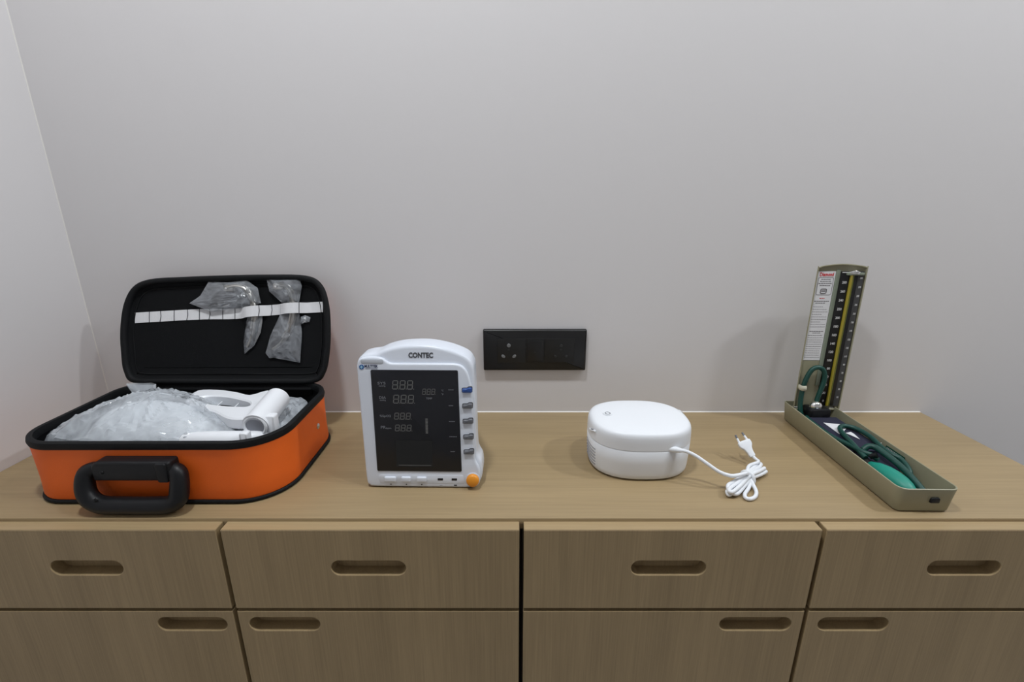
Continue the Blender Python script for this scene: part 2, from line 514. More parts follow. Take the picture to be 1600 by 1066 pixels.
rimp = [(x, y, z + 0.0015 * math.sin(x * 20 + 1.0) - (0.002 if y < -0.1 and abs(x) < 0.1 else 0)) for x, y, z in rimp]
zb = MB()
zr = []
n = len(rimp)
for i in range(n):      # flat zip tape band standing on the rim
    a, b = Vector(rimp[i-1]), Vector(rimp[(i+1) % n])
    t = (b - a).normalized(); nrm = Vector((t.y, -t.x, 0))
    p = Vector(rimp[i])
    prof = [(0.0040, -0.006), (0.0052, -0.001), (0.0040, 0.0045), (0.0005, 0.0062), (-0.0035, 0.0050), (-0.0050, 0.0), (-0.0045, -0.007)]
    zr.append([tuple(p + nrm * a_ + Vector((0, 0, b_))) for a_, b_ in prof])
zr.append(zr[0])
zb.loft(zr, (False, False))
part('zip_rim', zb, ZIP, case, 50, 'black zip tape around the rim')
part('base_piping', MB().tube([(u, v, 0.0036) for u, v in offset(foot, -0.0005)], 0.0034, 8, closed=True), ZIP, case, 60)
# stud on the right-hand side
part('stud', MB().lathe([(0.0055, 0.0), (0.0055, 0.0012), (0.003, 0.0028), (0.0005, 0.003)], lambda p, q, h: (W2 - 0.0012 + h, 0.035 + p, 0.052 + q), 18), STEEL, case, label='small metal stud')
# handle
hd = part('handle', MB().tube([(-0.050, -0.1315, 0.066), (-0.066, -0.1325, 0.067), (-0.0765, -0.1355, 0.060), (-0.0785, -0.1405, 0.042), (-0.073, -0.1445, 0.026), (-0.058, -0.1455, 0.0150), (-0.030, -0.146, 0.0135),
        (0.020, -0.146, 0.0135), (0.044, -0.1455, 0.0150), (0.058, -0.1445, 0.024), (0.0615, -0.1405, 0.042), (0.0605, -0.1355, 0.060), (0.053, -0.1325, 0.066), (0.040, -0.1315, 0.066)],
        [0.009, 0.0105, 0.0120, 0.0128, 0.0132, 0.0132, 0.0130, 0.0130, 0.0132, 0.0132, 0.0128, 0.0120, 0.0105, 0.009], 12, sub=5), BLACKP, case, 50, 'black moulded plastic handle')
part('mount_bar', MB().prism(rrect(-0.062, 0.055, 0.052, 0.083, (0.004, 0.004, 0.003, 0.012), 4), -0.1215, -0.1430, 0.0, XZ, 3, 0.004), BLACKP, hd)
part('mount_sleeve', MB().prism(rrect(0.034, 0.050, 0.0505, 0.0815, 0.003, 4), -0.124, -0.1448, 0.0, XZ, 3, 0.002), BLACKP, hd)
for (x, z, y) in ((-0.0455, 0.067, -0.1425), (-0.055, 0.028, -0.1530)):
    part('rivet', MB().lathe([(0.0032, 0.0), (0.0028, -0.0012), (0.0008, -0.0022)], lambda p, q, h: (x + p, y + h, z + q), 14), BLACKP, hd)
# lid: local frame u (x), v up the lid, d behind
LT = R(17)
LX, LY, LZ = -0.5635 - CXc, -0.095 - CYc, 0.855 - TOP
def lm(u, v, d):
    """lid coordinates to case coordinates: v up the lid, d away from the viewer"""
    return (LX + u, LY + v*math.sin(LT) + d*math.cos(LT), LZ + v*math.cos(LT) - d*math.sin(LT))
def lw(u, v, d):
    p = lm(u, v, d); return (p[0] + CXc, p[1] + CYc, p[2] + TOP)
lo = catmull([(-0.176, 0.002), (-0.100, 0.000), (0.0, 0.0), (0.100, 0.000), (0.176, 0.002), (0.197, 0.022), (0.2045, 0.060), (0.2065, 0.105), (0.203, 0.155), (0.190, 0.193), (0.160, 0.2105),
              (0.080, 0.2125), (0.0, 0.2110), (-0.080, 0.2080), (-0.145, 0.2035), (-0.178, 0.189), (-0.196, 0.155), (-0.2025, 0.105), (-0.2005, 0.060), (-0.195, 0.024)], 5, True)
lid = part('lid', MB().loft([[lm(u, v, d) for u, v in offset(lo, o)] for d, o in ((0.001, 0.0), (0.003, -0.001), (0.012, -0.008), (0.020, -0.012), (0.0235, -0.018))], (False, False)), ZIP, case, 50)
part('lid_back', MB().loft([[lm(u, v, d) for u, v in offset(lo, o)] for d, o in ((0.0233, -0.0175), (0.0250, -0.022), (0.0260, -0.034))], (True, True)), ORANGE, lid, 50, 'orange back panel of the lid')
part('lid_lining', MB().loft([[lm(u, v, d) for u, v in offset(lo, o)] for d, o in ((0.0, -0.003), (0.006, -0.010), (0.009, -0.014), (0.0095, -0.03))], (False, True)), BLACKF, lid, 50)
part('lid_zip_rim', MB().loft([[lm(u, v, d) for u, v in offset(lo, o)] for d, o in ((0.004, 0.0006), (-0.0008, 0.0010), (-0.0035, -0.0015), (-0.0035, -0.006), (-0.001, -0.0095), (0.006, -0.0100))], (False, False)), ZIP, lid, 60, 'black zip tape around the lid')
part('lid_seam', MB().tube([lm(u, v, 0.0088) for u, v in offset(lo, -0.0185)], 0.0012, 6, closed=True), ZIP, lid, 60)
part('hinge_flap', MB().loft([[lm(u, -0.001, 0.004), lm(u, -0.012, 0.001), lm(u, -0.024, 0.010), lm(u, -0.024, 0.013), lm(u, -0.012, 0.008), lm(u, -0.001, 0.008)] for u in (-0.17, -0.06, 0.06, 0.17)], (True, True)), BLACKF, case)
# white elastic strap with stitched pockets
def strap_v(u):
    return 0.129 + (u + 0.1817) * 0.0585 + (-0.0035 * math.exp(-((u - 0.02) / 0.05)**2))
us = [-0.1817 + 0.3712 * k / 48 for k in range(49)]
def strap_d(u):
    b = 0.0
    for c, wd, h in ((0.055, 0.020, 0.0170), (0.131, 0.020, 0.0170)):
        b = max(b, h * math.exp(-((u - c) / wd)**4))
    return 0.0080 - b
srings = []
for u in us:
    v = strap_v(u); d = strap_d(u)
    srings.append([lm(u, v - 0.0103, d), lm(u, v + 0.0103, d), lm(u, v + 0.0103, d + 0.0012), lm(u, v - 0.0103, d + 0.0012)])
strap = part('elastic_strap', MB().loft(srings), ELASTIC, lid, 50, 'white elastic strap sewn across the lid')
for u, k in ((-0.153, 0.0), (-0.131, 0.001), (-0.104, 0), (-0.078, 0.0012), (-0.054, 0.0), (-0.034, 0.001), (-0.008, 0), (0.016, 0), (0.070, 0.001), (0.0885, 0.001), (0.1075, 0.0), (0.1475, 0)):
    v = strap_v(u); d = strap_d(u)
    part('stitch', MB().tube([lm(u - k, v - 0.0108, d - 0.0004), lm(u + k, v, d - 0.0006), lm(u, v + 0.0106, d - 0.0004)], 0.00055, 6), THREAD, strap)

# --- laryngoscope blades and their polythene sleeves, held by the strap
def blade(label, pts, base):
    t = thing('laryngoscope_blade', label, 'medical blade', lw(pts[-1][0], pts[-1][1], 0.003), group='steel blades in the case lid')
    o = Vector(lw(pts[-1][0], pts[-1][1], 0.003))
    path = catmull([tuple(Vector(lw(u, v, 0.0030)) - o) for u, v in pts], 6)
    n = len(path)
    rad = [0.0078 - 0.0035 * (i / (n-1)) for i in range(n)]
    part('spatula', MB().tube(path, rad, 10, flat=0.55), BLADE, t, 60)
    path2 = [tuple(Vector(p) + Vector((-0.0060, -0.0005, 0.0))) for p in path[6:int(n*0.8)]]
    part('flange', MB().tube(path2, 0.0028, 8), BLADE, t, 60)
    bu, bv = base
    hb = MB().prism(rrect(-0.010, 0.010, -0.006, 0.007, 0.004, 4), -0.004, 0.004, 0.0015)
    hb.shear(lambda x, y, z: tuple(Vector(lw(bu + x, bv + z, 0.0025 + y)) - o))
    hk = part('heel', hb, BLADE, t)
    part('hook_pin', MB().tube([tuple(Vector(lw(bu - 0.004, bv, d)) - o) for d in (-0.003, 0.006)], 0.0022, 10), CHROME, hk)
    return t
blade('curved steel blade hanging in the middle pocket of the lid strap', [(0.006, 0.189), (0.022, 0.192), (0.040, 0.187), (0.054, 0.168), (0.0600, 0.142), (0.0585, 0.112), (0.052, 0.087), (0.044, 0.071)], (0.008, 0.186))
blade('curved steel blade in the strap pocket nearest the right edge of lid', [(0.104, 0.194), (0.121, 0.191), (0.132, 0.176), (0.1350, 0.152), (0.134, 0.128), (0.126, 0.102), (0.110, 0.079), (0.094, 0.066)], (0.105, 0.190))

def puff(center, outline, depth0, h, seed, ring=9, crease=0.0042):
    """crumpled two-sided film over a star-shaped outline in lid coordinates (front and back skins)"""
    mb = MB()
    for side in (-1, 1):
        rings = []
        for k in range(ring, -1, -1):
            s = max(k / ring, 0.02)
            rg = []
            for (u, v) in outline:
                uu = center[0] + (u - center[0]) * s; vv = center[1] + (v - center[1]) * s
                nz = 0.8*(1 - 2*abs(noise.noise(Vector((uu*85 + seed, vv*45, seed))))) - 0.4 + 0.5 * noise.noise(Vector((uu*190, vv*150 + seed, 3.0)))
                d = h * (1 - s**2.2) + crease * nz * (0.3 + (1 - s))
                rg.append((uu, vv, depth0 + (-d if side < 0 else min(0.35 * abs(d), 0.0025))))
            rings.append(rg)
        mb.loft(rings, (False, True))
    return mb
def dense(poly, k=4):
    out = []
    for i in range(len(poly)):
        a, b = poly[i], poly[(i+1) % len(poly)]
        out += [(a[0] + (b[0]-a[0])*j/k, a[1] + (b[1]-a[1])*j/k) for j in range(k)]
    return out
def sleeve(label, lobes, ang):
    o = Vector(lw(lobes[0][0][0], lobes[0][0][1], 0.0))
    mb = MB()
    for c, poly, d0, h, seed in lobes:
        mb2 = puff(c, dense(poly), d0, h, seed)
        mb.add(mb2.v, mb2.f)
    mb.shear(lambda u, v, d: tuple(Vector(lw(u, v, d)) - o))
    ob = part('plastic_sleeve', mb, FILMD, None, 9)
    ob.location = o
    return tag(ob, label, 'plastic bag', 'clear bags in the case lid')
sleeve('clear plastic bag with flared flap around the middle blade', [
    ((0.030, 0.172), [(-0.0702, 0.1572), (-0.0489, 0.1723), (-0.0328, 0.1999), (0.0049, 0.1987), (0.0425, 0.2024), (0.0639, 0.1874), (0.0704, 0.1575), (0.044, 0.1500), (-0.0262, 0.1400), (-0.0413, 0.1460)], 0.0020, 0.0075, 2.0),
    ((0.054, 0.105), [(0.0429, 0.134), (0.0375, 0.105), (0.0345, 0.082), (0.0369, 0.0581), (0.0557, 0.0744), (0.0681, 0.0995), (0.0717, 0.1246), (0.071, 0.136)], 0.0055, 0.0085, 5.0)], 0)
sleeve('clear plastic bag with square end around the right-hand blade', [
    ((0.122, 0.178), [(0.0802, 0.21), (0.1455, 0.2075), (0.1505, 0.1911), (0.1450, 0.158), (0.1110, 0.1585), (0.0866, 0.1811)], 0.0020, 0.0080, 8.0),
    ((0.118, 0.088), [(0.1070, 0.1371), (0.0869, 0.0932), (0.0783, 0.0593), (0.086, 0.0490), (0.0934, 0.0500), (0.1185, 0.0456), (0.1461, 0.0405), (0.1496, 0.0995), (0.1444, 0.137)], 0.0055, 0.0080, 11.0),
    ((0.153, 0.124), [(0.1445, 0.1145), (0.147, 0.131), (0.155, 0.134), (0.166, 0.130), (0.164, 0.121), (0.153, 0.119)], 0.0060, 0.0060, 14.0)], 0)

# --- contents of the case
dome_c = (-0.605, -0.246)
def dome_z(x, y):
    dx = (x - dome_c[0]) / (0.140 if x > dome_c[0] else 0.108); dy = (y - dome_c[1]) / 0.074
    return math.sqrt(max(0.0, 1 - dx*dx - dy*dy))
rings = []
for k in range(0, 11):
    s = math.cos(math.pi/2 * k/10.5); zz = math.sin(math.pi/2 * k/10.5)
    rings.append([(math.cos(a) * s * (0.140 if math.cos(a) > 0 else 0.108), math.sin(a) * s * 0.074, 0.002 + 0.119 * zz ** 0.85) for a in [2*math.pi*j/40 for j in range(40)]])
md = part('training_shell', MB().loft(rings), SHELLW, None, 60)
md.location = (dome_c[0], dome_c[1], TOP + 0.010)
tag(md, 'large domed white plastic piece inside the bag in orange case', 'medical part')
# big polythene bag over the dome
FL = [(-0.735, -0.296), (-0.700, -0.312), (-0.640, -0.316), (-0.560, -0.316), (-0.480, -0.312), (-0.432, -0.296), (-0.428, -0.270), (-0.455, -0.235), (-0.500, -0.190), (-0.545, -0.150), (-0.600, -0.128), (-0.660, -0.130), (-0.705, -0.165), (-0.730, -0.225), (-0.740, -0.270)]
FLc = catmull(FL, 8, True)
fc = (-0.605, -0.236)
rings = []
NR = 30
for k in range(NR, 0, -1):
    s = k / NR
    rg = []
    for (x, y) in FLc:
        xx = fc[0] + (x - fc[0]) * s; yy = fc[1] + (y - fc[1]) * s
        base = 0.838 + 0.052 * (1 - s**1.8)
        # sag towards the tail that lies over the device
        if xx > -0.52: base -= 0.02 * min(1, (xx + 0.52) / 0.09) * (1 - s)
        dz = TOP + 0.012 + 0.119 * dome_z(xx, yy) ** 0.85 if dome_z(xx, yy) > 0 else 0
        q = Vector((xx, yy, 0))
        rid = 1 - abs(noise.noise(q * 26 + Vector((3, 0, 0)))) * 2
        rid2 = 1 - 2*abs(noise.noise(Vector((xx*48 + yy*20, yy*30 - xx*14, 7))))
        cr = 0.0040 * max(0, rid)**6 + 0.0030 * max(0, rid2)**5 + 0.0005 * noise.noise(q * 90) + 0.0020 * noise.noise(q * 18)
        z = max(base, dz + 0.0018) + cr + 0.001
        if s > 0.93: z -= 0.010 * (s - 0.93) / 0.07
        rg.append((xx - fc[0], yy - fc[1], z - TOP - 0.010))
    rings.append(rg)
low = [(x*1.0, y*1.0, 0.0015) for x, y, z in rings[0]]
bag = MB().loft([low] + rings, (True, True))
# gathered corner of the bag poking up at the back
cx0, cy0 = -0.680 - fc[0], -0.138 - fc[1]
tuft = []
for k in range(7):
    s = k / 6
    tuft.append([(cx0 + (-0.004 - 0.018*s) + 0.026*(0.5+0.6*s)*math.cos(a) + 0.002*noise.noise(Vector((k, j, 1.0))), cy0 + 0.014*s + 0.008*math.sin(a)*(1.1-0.6*s) + 0.002*noise.noise(Vector((k, j, 5.0))), 0.060 + 0.046*s + 0.003*noise.noise(Vector((k*.7, j*.9, 9.0)))) for j, a in enumerate([2*math.pi*j/14 for j in range(14)])])
bag.loft(tuft, (False, False))
bo = part('plastic_bag', bag, FILM, None, 14)
bo.location = (fc[0], fc[1], TOP + 0.010)
tag(bo, 'large crinkled clear plastic bag filling the left of orange case', 'plastic bag')

# white device with an oval cut-out and a stub tube
dv = thing('airway_device', 'white plastic device with oval cut-out and stub tube in orange case', 'medical device', (-0.46, -0.23, TOP + 0.0102))
dox, doy, doz = -0.46, -0.23, TOP + 0.0102
outer = [(-0.5717, -0.1609), (-0.5363, -0.1560), (-0.493, -0.1680), (-0.4650, -0.1800), (-0.4500, -0.1639), (-0.4360, -0.1639), (-0.4040, -0.2300), (-0.4113, -0.2672), (-0.4285, -0.2760), (-0.4526, -0.2718), (-0.4882, -0.2480), (-0.530, -0.2280), (-0.5630, -0.2067)]
outer = outer[::-1]
hole = catmull([(-0.5465, -0.1985), (-0.5356, -0.1850), (-0.5058, -0.1865), (-0.4699, -0.2000), (-0.4480, -0.2130), (-0.4450, -0.2300), (-0.4866, -0.2260), (-0.5185, -0.2170)], 4, True)
def plate_with_hole(out, hol, z0, z1, tilt):
    bm = bmesh.new()
    def lp(pts, z):
        v = [bm.verts.new((x - dox, y - doy, z + tilt(x, y) - doz)) for x, y in pts]
        return v, [bm.edges.new((v[i], v[(i+1) % len(v)])) for i in range(len(v))]
    c = 0.0025
    res = []
    A, ae = lp(offset(out, -c), z1); Bv, be = lp(offset(hol, -c if False else c), z1)
    bmesh.ops.triangle_fill(bm, use_beauty=True, edges=ae + be)
    A2, _ = lp(out, z1 - c); B2, _ = lp(hol, z1 - c)
    A3, ae3 = lp(out, z0); B3, be3 = lp(hol, z0)
    bmesh.ops.triangle_fill(bm, use_beauty=True, edges=ae3 + be3)
    for P, Q in ((A, A2), (A2, A3), (Bv, B2), (B2, B3)):
        for i in range(len(P)):
            k = (i+1) % len(P)
            bm.faces.new((P[i], P[k], Q[k], Q[i]))
    bmesh.ops.recalc_face_normals(bm, faces=bm.faces)
    me = bpy.data.meshes.new('frame_plate'); bm.to_mesh(me); bm.free()
    return me
outs = catmull([(x, y) for x, y in outer], 3, True)
# make both loops anticlockwise
def ccw(p):
    a = sum(p[i][0]*p[(i+1) % len(p)][1] - p[(i+1) % len(p)][0]*p[i][1] for i in range(len(p)))
    return p if a > 0 else p[::-1]
outs = ccw(outs); hole = ccw([(x, y) for x, y in hole])
link('frame_plate', plate_with_hole(outs, hole, 0.850, 0.868, lambda x, y: 0.0), WHITEP, dv, 40)
for yy in (0.35, 0.68):
    x = -0.5465 + 0.10 * yy
    part('cross_wire', MB().tube([(x - dox, -0.183 - 0.016*yy - doy, 0.858 - doz), (x + 0.004 - dox, -0.226 - doy, 0.858 - doz)], 0.0008, 6), WHITEP, dv)
part('lower_body', MB().box(-0.448 - dox, -0.404 - dox, -0.262 - doy, -0.180 - doy, 0.0, 0.853 - doz, 0.006), WHITEP, dv)
# stub tube: from the back right to the open end facing the front
A = Vector((-0.4010 - dox, -0.205 - doy, 0.874 - doz)); B = Vector((-0.4010 - dox, -0.287 - doy, 0.860 - doz))
ax = (B - A).normalized()
part('stub_tube', MB().tube([tuple(A - ax*0.004), tuple(A), tuple(A + ax*0.003), tuple(A + ax*0.05), tuple(B)], [0.008, 0.0165, 0.0195, 0.0200, 0.0205], 24), WHITEP, dv, 40)
part('tube_bore', MB().tube([tuple(B + ax*0.0002), tuple(B + ax*0.0012)], 0.0135, 24), GREYP, dv)
part('tube_lip', MB().tube([tuple(B + Vector((math.cos(a)*0.0165, 0, math.sin(a)*0.0165)) + ax*0.0005) for a in [2*math.pi*k/28 for k in range(28)]], 0.0026, 8, closed=True), WHITEP, dv)
part('clip_block', MB().box(-0.3870 - dox, -0.3720 - dox, -0.284 - doy, -0.268 - doy, 0.02, 0.875 - doz, 0.003), WHITEP, dv)
part('clip_block', MB().box(-0.412 - dox, -0.399 - dox, -0.316 - doy, -0.302 - doy, 0.02, 0.862 - doz, 0.003), WHITEP, dv)
part('front_cover', MB().loft([[(x - dox, y0 + 0.017*math.cos(a) * s - doy, 0.834 - doz + 0.022*math.sin(a) * s) for a in [2*math.pi*k/20 for k in range(20)]]
     for x, y0, s in ((-0.530, -0.297, 0.05), (-0.525, -0.297, 0.55), (-0.505, -0.297, 0.9), (-0.46, -0.298, 1.0), (-0.42, -0.297, 0.98), (-0.395, -0.288, 0.8), (-0.378, -0.278, 0.5), (-0.372, -0.274, 0.05))]), WHITEP, dv, 60)
# clear pouch at the right
PO = [(-0.400, -0.300), (-0.372, -0.272), (-0.366, -0.215), (-0.372, -0.165), (-0.395, -0.140), (-0.440, -0.130), (-0.490, -0.132), (-0.520, -0.145), (-0.47, -0.175), (-0.40, -0.215)]
POc = catmull(PO, 4, True)
pc = (-0.400, -0.190)
rings = []
for k in range(9, 0, -1):
    s = k / 9
    rings.append([(pc[0] + (x-pc[0])*s - pc[0], pc[1] + (y-pc[1])*s - pc[1],
                   0.842 + 0.008*(1-s) + 0.005*noise.noise(Vector((x*s*60, y*s*60, 4))) + 0.004*abs(noise.noise(Vector((x*s*140, y*s*110, 2)))) - TOP - 0.0102) for x, y in POc])
po = part('plastic_pouch', MB().loft([[(x, y, 0.0) for x, y, z in rings[0]]] + rings), FILM, None, 20)
po.location = (pc[0], pc[1], TOP + 0.0102)
tag(po, 'crumpled clear plastic pouch at right end of orange case', 'plastic bag')

# ------------------------------------------------------------------ patient monitor
LEAN = R(7.5)
mon = thing('patient_monitor', 'white upright patient monitor with dark screen and orange knob', 'monitor', (-0.1465, -0.289, TOP + 0.0006), (-LEAN, 0, R(-1.0)))
TL = math.tan(LEAN)
sh = lambda x, y, z: (x, y, z + max(y, 0) * TL)
SKEW = lambda P: [(u*(1 + (0.16*v if u < 0 else 0)) - 0.022*v, v) for u, v in P]
bodyo = SKEW(catmull([(-0.078, 0.0005), (-0.03, 0.0), (0.04, 0.0), (0.080, 0.0005), (0.0930, 0.006), (0.0985, 0.020), (0.0980, 0.040), (0.0925, 0.052), (0.0905, 0.065), (0.0905, 0.12), (0.0905, 0.185), (0.0885, 0.203), (0.0790, 0.2155),
                 (0.055, 0.226), (0.025, 0.2325), (0.0, 0.2335), (-0.025, 0.2315), (-0.045, 0.2265), (-0.060, 0.2200), (-0.075, 0.2175), (-0.0865, 0.2125), (-0.0912, 0.200), (-0.0915, 0.17), (-0.0915, 0.06), (-0.0912, 0.014), (-0.0865, 0.004)], 5, True))
def mback(u, y, v):
    k = min(1.0, max(0.0, (y - 0.05) / 0.10))
    if v > 0.06: v = 0.06 + (v - 0.06) * (1 - 0.45 * k)
    return (min(u, 0.0850) * (1 - 0.30 * k), y, v + y * TL)
hs_ = MB().prism(bodyo, 0.0055, 0.045, 0.006, XZ, 4, 0.004)
part('housing', hs_.shear(sh), MONW, mon, 50)
rr = [[mback(u, y, v) for u, v in offset(bodyo, -0.004 - 0.008*max(0, (y - 0.14)/0.01))] for y in (0.044, 0.065, 0.09, 0.115, 0.138, 0.146, 0.150)]
part('rear_housing', MB().loft(rr), MONW, mon, 50)
plo = SKEW(catmull([(-0.077, 0.0015), (-0.03, 0.001), (0.04, 0.001), (0.078, 0.0015), (0.0905, 0.007), (0.0955, 0.020), (0.0945, 0.034), (0.0890, 0.047), (0.0875, 0.062), (0.0875, 0.110), (0.0870, 0.160), (0.0820, 0.188), (0.0735, 0.2015), (0.0620, 0.2055), (0.050, 0.2060), (0.0, 0.2060),
               (-0.034, 0.2060), (-0.0420, 0.2080), (-0.0490, 0.2135), (-0.0570, 0.2155), (-0.072, 0.2155), (-0.0845, 0.2125), (-0.0890, 0.203), (-0.0895, 0.18), (-0.0895, 0.06), (-0.0890, 0.013), (-0.0850, 0.004)], 5, True))
part('front_bezel', MB().prism(plo, 0.0075, 0.0, 0, XZ, 4, 0.0032), MONW, mon, 50)
part('alarm_strip', MB().prism(rrect(-0.0900, -0.0545, 0.2055, 0.2125, 0.0028, 4), 0.0005, -0.0006, 0, XZ, 2, 0.0004), mat('alarm_lens', (0.52, 0.55, 0.60), 0.3), mon)
scro = [(u - 0.0225*(v - 0.0285), v) for u, v in rrect(-0.0712, 0.0655, 0.0285, 0.1957, 0.0022, 4)]
scr = part('screen', MB().prism(scro, 0.002, -0.0009, 0, XZ, 2, 0.0003), GLASSK, mon, label='dark glossy screen with unlit digits')
SY = -0.00105
def bar(mb, x0, z0, x1, z1, wd):
    d = Vector((x1-x0, z1-z0)); d.normalize(); n_ = Vector((-d.y, d.x)) * wd/2
    q = [(x0+n_.x, z0+n_.y), (x0-n_.x, z0-n_.y), (x1-n_.x, z1-n_.y), (x1+n_.x, z1+n_.y)]
    mb.prism(q, SY + 0.0001, SY - 0.00015)
def digits(x0, x1, z0, z1, wd):
    for i in range(3):
        mb = MB()
        cw = (x1 - x0) / 3; a = x0 + cw*i + cw*0.06; b = a + cw*0.66; sl = 0.0006
        zm = (z0 + z1)/2; g = wd*0.5
        bar(mb, a+g+sl, z1, b-g+sl, z1, wd); bar(mb, a+g, zm, b-g, zm, wd); bar(mb, a+g-sl, z0, b-g-sl, z0, wd)
        bar(mb, a, zm+g, a+sl, z1-g, wd); bar(mb, b, zm+g, b+sl, z1-g, wd)
        bar(mb, a-sl, z0+g, a, zm-g, wd); bar(mb, b-sl, z0+g, b, zm-g, wd)
        bar(mb, b+cw*0.10, z0, b+cw*0.10+wd, z0, wd)
        part('digit', mb, SEG, scr)
digits(-0.0415, -0.0065, 0.1652, 0.1785, 0.00115)
digits(-0.0408, -0.0058, 0.1424, 0.1553, 0.00115)
digits(-0.0402, -0.0122, 0.1160, 0.1260, 0.0009)
digits(-0.0396, -0.0116, 0.0966, 0.1064, 0.0009)
digits(0.0055, 0.0272, 0.1568, 0.1655, 0.0006)
for tx, x0, x1, z0, z1 in (('SYS', -0.0646, -0.0520, 0.1724, 0.1766), ('mmHg', -0.0626, -0.0524, 0.1682, 0.1712), ('DIA', -0.0628, -0.0524, 0.1491, 0.1532), ('mmHg', -0.0620, -0.0526, 0.1452, 0.1480),
                           ('%SpO2', -0.0633, -0.0456, 0.1183, 0.1228), ('PR', -0.0623, -0.0545, 0.1002, 0.1046), ('bpm', -0.0540, -0.0458, 0.0992, 0.1022), ('TEMP', 0.0110, 0.0206, 0.1489, 0.1517), ('°C', 0.0350, 0.0388, 0.1622, 0.1648), ('°F', 0.0350, 0.0388, 0.1560, 0.1586)):
    part('lettering', text_mb(tx, x0, x1, z0, z1, SY - 0.0002), PRINT, scr)
for k in range(13):
    z = 0.0932 + 0.00195 * k
    mb = MB(); bar(mb, 0.0090, z, 0.0128, z, 0.0011); part('level_bar', mb, SEG, scr)
part('lcd_window', MB().prism(rrect(-0.0395, 0.0190, 0.0365, 0.0810, 0.001, 3), SY + 0.0001, SY - 0.0001), LCDM, scr)
mb = MB(); bar(mb, -0.0360, 0.0390, 0.0165, 0.0390, 0.0007); part('lcd_line', mb, SEG, scr)
for x0, x1, z in ((0.0465, 0.0550, 0.1644), (0.0465, 0.0538, 0.1388), (0.0465, 0.0565, 0.1129), (0.0468, 0.0590, 0.0877), (0.0482, 0.0553, 0.0628)):
    mb = MB(); n_ = 5
    for k in range(n_):
        a = x0 + (x1-x0)*k/n_; bar(mb, a, z, a + (x1-x0)/n_*0.7, z, 0.0011)
    part('key_caption', mb, PRINT, scr)
# writing on the case
part('lettering', text_mb('CONTEC', -0.0160, 0.0226, 0.2140, 0.2226, 0.0050, 0.0005, 0.035), TXTG, mon, label='grey maker lettering on the header')
lg = part('logo_disc', MB().lathe([(0.0001, -0.0006), (0.0038, -0.0006), (0.0039, 0.0002)], lambda p, q, h: (-0.0888 + p, h, 0.2000 + q), 24), LOGOB, mon, label='small round blue emblem')
mb = MB()
mb.prism(rrect(-0.0913, -0.0863, 0.1994, 0.2006, 0.0004, 2), -0.0006, -0.0008); mb.prism(rrect(-0.0894, -0.0882, 0.1975, 0.2025, 0.0004, 2), -0.0006, -0.0009)
part('logo_cross', mb, PALEB, lg)
part('lettering', text_mb('MULTITEK', -0.0842, -0.0632, 0.1990, 0.2036, -0.0003, 0.0004, 0.03), LOGOT, mon)
part('logo_underline', MB().box(-0.0832, -0.0640, -0.0003, 0.0001, 0.1972, 0.1977), LOGOT, mon)
# side keys
for k, z in enumerate((0.1642, 0.1385, 0.1135, 0.0875, 0.0625)):
    x = 0.0757 + 0.0004*k
    key = catmull([(-0.0072, -0.0040), (0.0, -0.0042), (0.0070, -0.0040), (0.0080, -0.0015), (0.0080, 0.0035), (0.0066, 0.0050), (0.0018, 0.0048), (0.0, 0.0034), (-0.0065, 0.0030), (-0.0078, 0.0012), (-0.0079, -0.0020)], 5, True)
    s_ = part('key_surround', MB().prism([(x + u*1.06, z + v*1.06 + 0.0004) for u, v in key], 0.0005, -0.0004), DARKB, mon)
    part('key', MB().prism([(x + u*0.97, z - 0.0003 + v*0.88) for u, v in key], 0.0, -0.0032, 0, XZ, 3, 0.0015), BLUEB if k == 0 else GREYB, mon, label='blue key' if k == 0 else 'grey key')
# lower row
part('key_channel', MB().prism(rrect(-0.0690, 0.0690, 0.0075, 0.0225, 0.004, 4), 0.0005, -0.0003, 0, XZ, 2, 0.0002), MONW, mon)
for x0, x1 in ((-0.0600, -0.0412), (-0.0325, -0.0172), (-0.0074, 0.0082)):
    part('key', MB().prism(rrect(x0, x1, 0.0108, 0.0194, 0.002, 4), 0.0, -0.0036, 0, XZ, 3, 0.0016), MONW, mon, label='white key')
for x in (-0.0502, -0.0249, 0.0):
    part('key_caption', MB().prism(rrect(x-0.0010, x+0.0010, 0.0048, 0.0065, 0.0006, 3), 0.0004, -0.0004), TXTG, mon)
for x0, x1 in ((0.0262, 0.0348), (0.0490, 0.0576)):
    part('indicator_window', MB().prism(rrect(x0, x1, 0.0132, 0.0168, 0.0005, 2), 0.0002, -0.0006), GLASSK, mon)
part('battery_symbol', MB().prism(rrect(0.0524, 0.0572, 0.0035, 0.0060, 0.0003, 2), 0.0004, -0.0004), TXTG, mon)
part('mains_symbol', MB().prism(rrect(0.0292, 0.0340, 0.0046, 0.0050, 0.0001, 2), 0.0004, -0.0004), PRINT, mon)
kn = part('knob', MB().lathe([(0.0103, 0.0005), (0.0103, -0.0045), (0.0097, -0.0062), (0.0080, -0.0076), (0.0050, -0.0085), (0.0003, -0.0088)], lambda p, q, h: (0.0832 + p, h, 0.0150 + q), 36), ORANGEB, mon, label='round orange knob')
part('knob_collar', MB().lathe([(0.0110, 0.002), (0.0118, 0.0), (0.0118, -0.0010), (0.0104, -0.0012)], lambda p, q, h: (0.0832 + p, h, 0.0150 + q), 36), MONW, kn)

